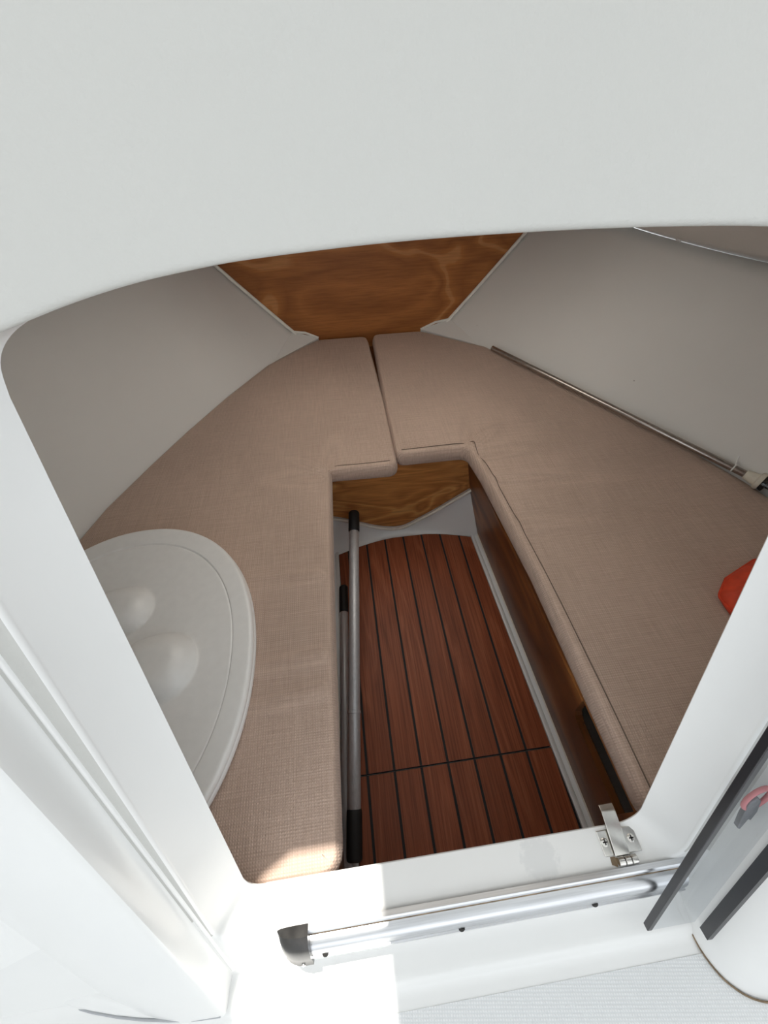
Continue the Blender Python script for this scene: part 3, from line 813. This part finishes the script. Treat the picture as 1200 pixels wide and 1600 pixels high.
pole('boat_hook_pole', 'thinner grey aluminium pole with one black grip along the left gutter', (-0.0735, 0.665, 0.0145), (-0.110, -0.06, 0.0145), 0.0125, [(0, 0.095, 0.0142)], ())

# ------------------------------------------------------------------ pole light on the right cushion
A = Vector((0.561, 1.352, 0.4175)); B = Vector((0.993, 0.603, 0.4225)); dr = (B - A).normalized()
t = thing('pole_light', 'stainless pole light with white collar lying along the right hull side', 'light', (A + B) / 2)
L = (B - A).length
child(mesh('tube', *axis_lathe(A, B, [(0, 0.0075), (0.001, 0.0092), (L, 0.0092), (L + 0.004, 0.0075)], 18), M['darksteel'], None, smooth=40), t)
child(mesh('collar', *axis_lathe(B, B + dr, [(-0.004, 0.0115), (0.0, 0.0125), (0.022, 0.0155), (0.024, 0.0215), (0.029, 0.0225), (0.034, 0.021)], 24), M['cream'], None, smooth=35), t)
child(mesh('lens', *axis_lathe(B, B + dr, [(0.034, 0.019), (0.036, 0.0205), (0.066, 0.0205), (0.068, 0.019)], 24), M['lens'], None, smooth=35), t)
child(mesh('bulb_holder', *axis_lathe(B, B + dr, [(0.036, 0.012), (0.044, 0.013), (0.046, 0.006), (0.060, 0.006), (0.064, 0.011)], 16), M['hole'], None, smooth=35), t)
child(mesh('end_cap', *axis_lathe(B, B + dr, [(0.068, 0.021), (0.072, 0.0225), (0.085, 0.021), (0.095, 0.014), (0.098, 0.004)], 24), M['cream'], None, smooth=35), t)
P = B - dr * 0.032
u, v = frame(dr); v = Vector((0, 0, 1))
ringp = [P + (u * math.cos(2 * math.pi * k / 20) + (u.cross(dr)) * math.sin(2 * math.pi * k / 20)) * 0.0092 for k in range(21)]
tie = child(mesh('cable_tie', *join(tube(ringp, 0.0017, 6), tube([P + u * 0.004 + Vector((0, 0, 0.009)), P + Vector((0.009, 0.012, 0.015)), P + Vector((0.014, 0.019, 0.024))], 0.0015, 6), ), M['plastic'], None, smooth=60), t)

# ------------------------------------------------------------------ red folded pouch on the right cushion, behind the jamb
V = []; F = []
out = [(0.704, 0.301), (0.745, 0.336), (0.84, 0.372), (0.93, 0.32), (0.93, 0.19), (0.84, 0.14), (0.706, 0.262)]
pp = resample(round_corners([Vector(p) for p in out], 0.008), 0.015); c = Vector((0.82, 0.26)); n = len(pp); rings = []
for s, z in ((0.96, 0.4055), (1.0, 0.412), (1.0, 0.418), (0.97, 0.428), (0.85, 0.444), (0.6, 0.456), (0.3, 0.461), (0.05, 0.462)):
    rings.append([Vector((c.x + (p.x - c.x) * s, c.y + (p.y - c.y) * s, z + 0.003 * math.sin(9 * i / n * 6.28) * s)) for i, p in enumerate(pp)])
t = thing('red_pouch', 'red fabric pouch on the right cushion half hidden by the jamb', 'pouch', (c.x, c.y, 0.405))
child(mesh('bag', *loft(rings), M['red'], None, smooth=60), t)
child(mesh('piping', *tube([Vector((p.x, p.y, 0.415)) for p in pp] + [Vector((pp[0].x, pp[0].y, 0.415))], 0.0028, 6), M['red'], None, smooth=60), t)

# ------------------------------------------------------------------ lanyard with clip hanging behind the acrylic door
t = thing('lanyard', 'pink cord loop with grey clip seen through the acrylic door', 'lanyard', PB(0.40, 0.10, 0.02))
lp_ = [PB(0.401 + 0.013 * math.cos(a), 0.190 + 0.019 * math.sin(a) + 0.3 * (0.013 * math.cos(a)), 0.019) for a in [k * 2 * math.pi / 24 for k in range(25)]]
child(mesh('cord_loop', *tube(lp_, 0.0026, 8), M['pink'], None, smooth=60), t)
cl = [(0.3905, 0.190), (0.397, 0.197), (0.404, 0.189), (0.409, 0.165), (0.408, 0.146), (0.404, 0.150), (0.402, 0.128), (0.398, 0.131), (0.394, 0.155)]
n = len(cl)
V = [PB(x, v, 0.016) for x, v in cl] + [PB(x, v, 0.022) for x, v in cl]
F = [tuple(range(n)), tuple(range(2 * n - 1, n - 1, -1))] + [(i, (i + 1) % n, n + (i + 1) % n, n + i) for i in range(n)]
child(mesh('clip', V, F, M['grey'], None, smooth=0, bevel=0.001), t)

# ------------------------------------------------------------------ small bracket under the side deck
y0 = 1.10; zb = interp(ZJ, y0) + 0.01; xb = wall_x(1, y0, zb)
V, F = loft([[Vector((xb - 0.10, y0 + d_, zb + 0.055)), Vector((xb - 0.012, y0 + d_, zb - 0.012)), Vector((xb - 0.004, y0 + d_, zb + 0.02)), Vector((xb - 0.06, y0 + d_, zb + 0.07))] for d_ in (0, 0.02)])
t = thing('deck_bracket', 'small white bracket under the right side deck', 'bracket', (xb - 0.05, y0, zb))
child(mesh('gusset', V, F, M['inner'], None, smooth=0, bevel=0.003), t)
child(mesh('bolt', *axis_lathe((xb - 0.045, y0 - 0.003, zb + 0.025), (xb - 0.045, y0 + 0.01, zb + 0.025), [(0, 0.004), (0.004, 0.004)], 10), M['hole'], None, smooth=40), t)

# ------------------------------------------------------------------ unseen roof added for shade, its opening shaped for the sun patch
t = thing('shade_roof', 'unseen white roof added for shade, with an opening shaped to the sun patch', 'roof', (0.3, -0.4, DECK))
ZH = 1.95; kx = SUN.x / SUN.z * (ZH - SILL); ky = SUN.y / SUN.z * (ZH - SILL)
hx1 = -0.028 + kx; hy0 = -0.33 + ky
RX0, RX1, RY0, RY1 = -1.9, 2.2, -2.6, 0.85
open_ = [(hx1, hy0), (hx1, 0.36), (hx1 - 0.012, 0.385), (hx1 - 0.035, 0.393), (-0.150, 0.393), (-0.190, 0.372), (-0.222, 0.325), (-0.242, 0.275), (-0.245, hy0)]  # outline shaped to cast the sun patch and its curved edge
rim = [(RX1, RY0), (RX1, 0.2), (RX1, RY1), (0.3, RY1), (-0.3, RY1), (-0.9, RY1), (RX0, RY1), (RX0, 0.2), (RX0, RY0)]
def rr4(p, z): return [Vector((x, y, z)) for x, y in p]
child(mesh('roof_panel', *loft([rr4(open_, ZH), rr4(rim, ZH), rr4(rim, ZH + 0.05), rr4(open_, ZH + 0.05), rr4(open_, ZH)], True, False), M['gel'], None, smooth=0), t)
for x, y in ((-1.2, -2.2), (1.4, -2.2)):
    child(mesh('roof_post', *tube([(x, y, 0.286), (x, y, ZH + 0.01)], 0.02, 14), M['steel'], None, smooth=40), t)
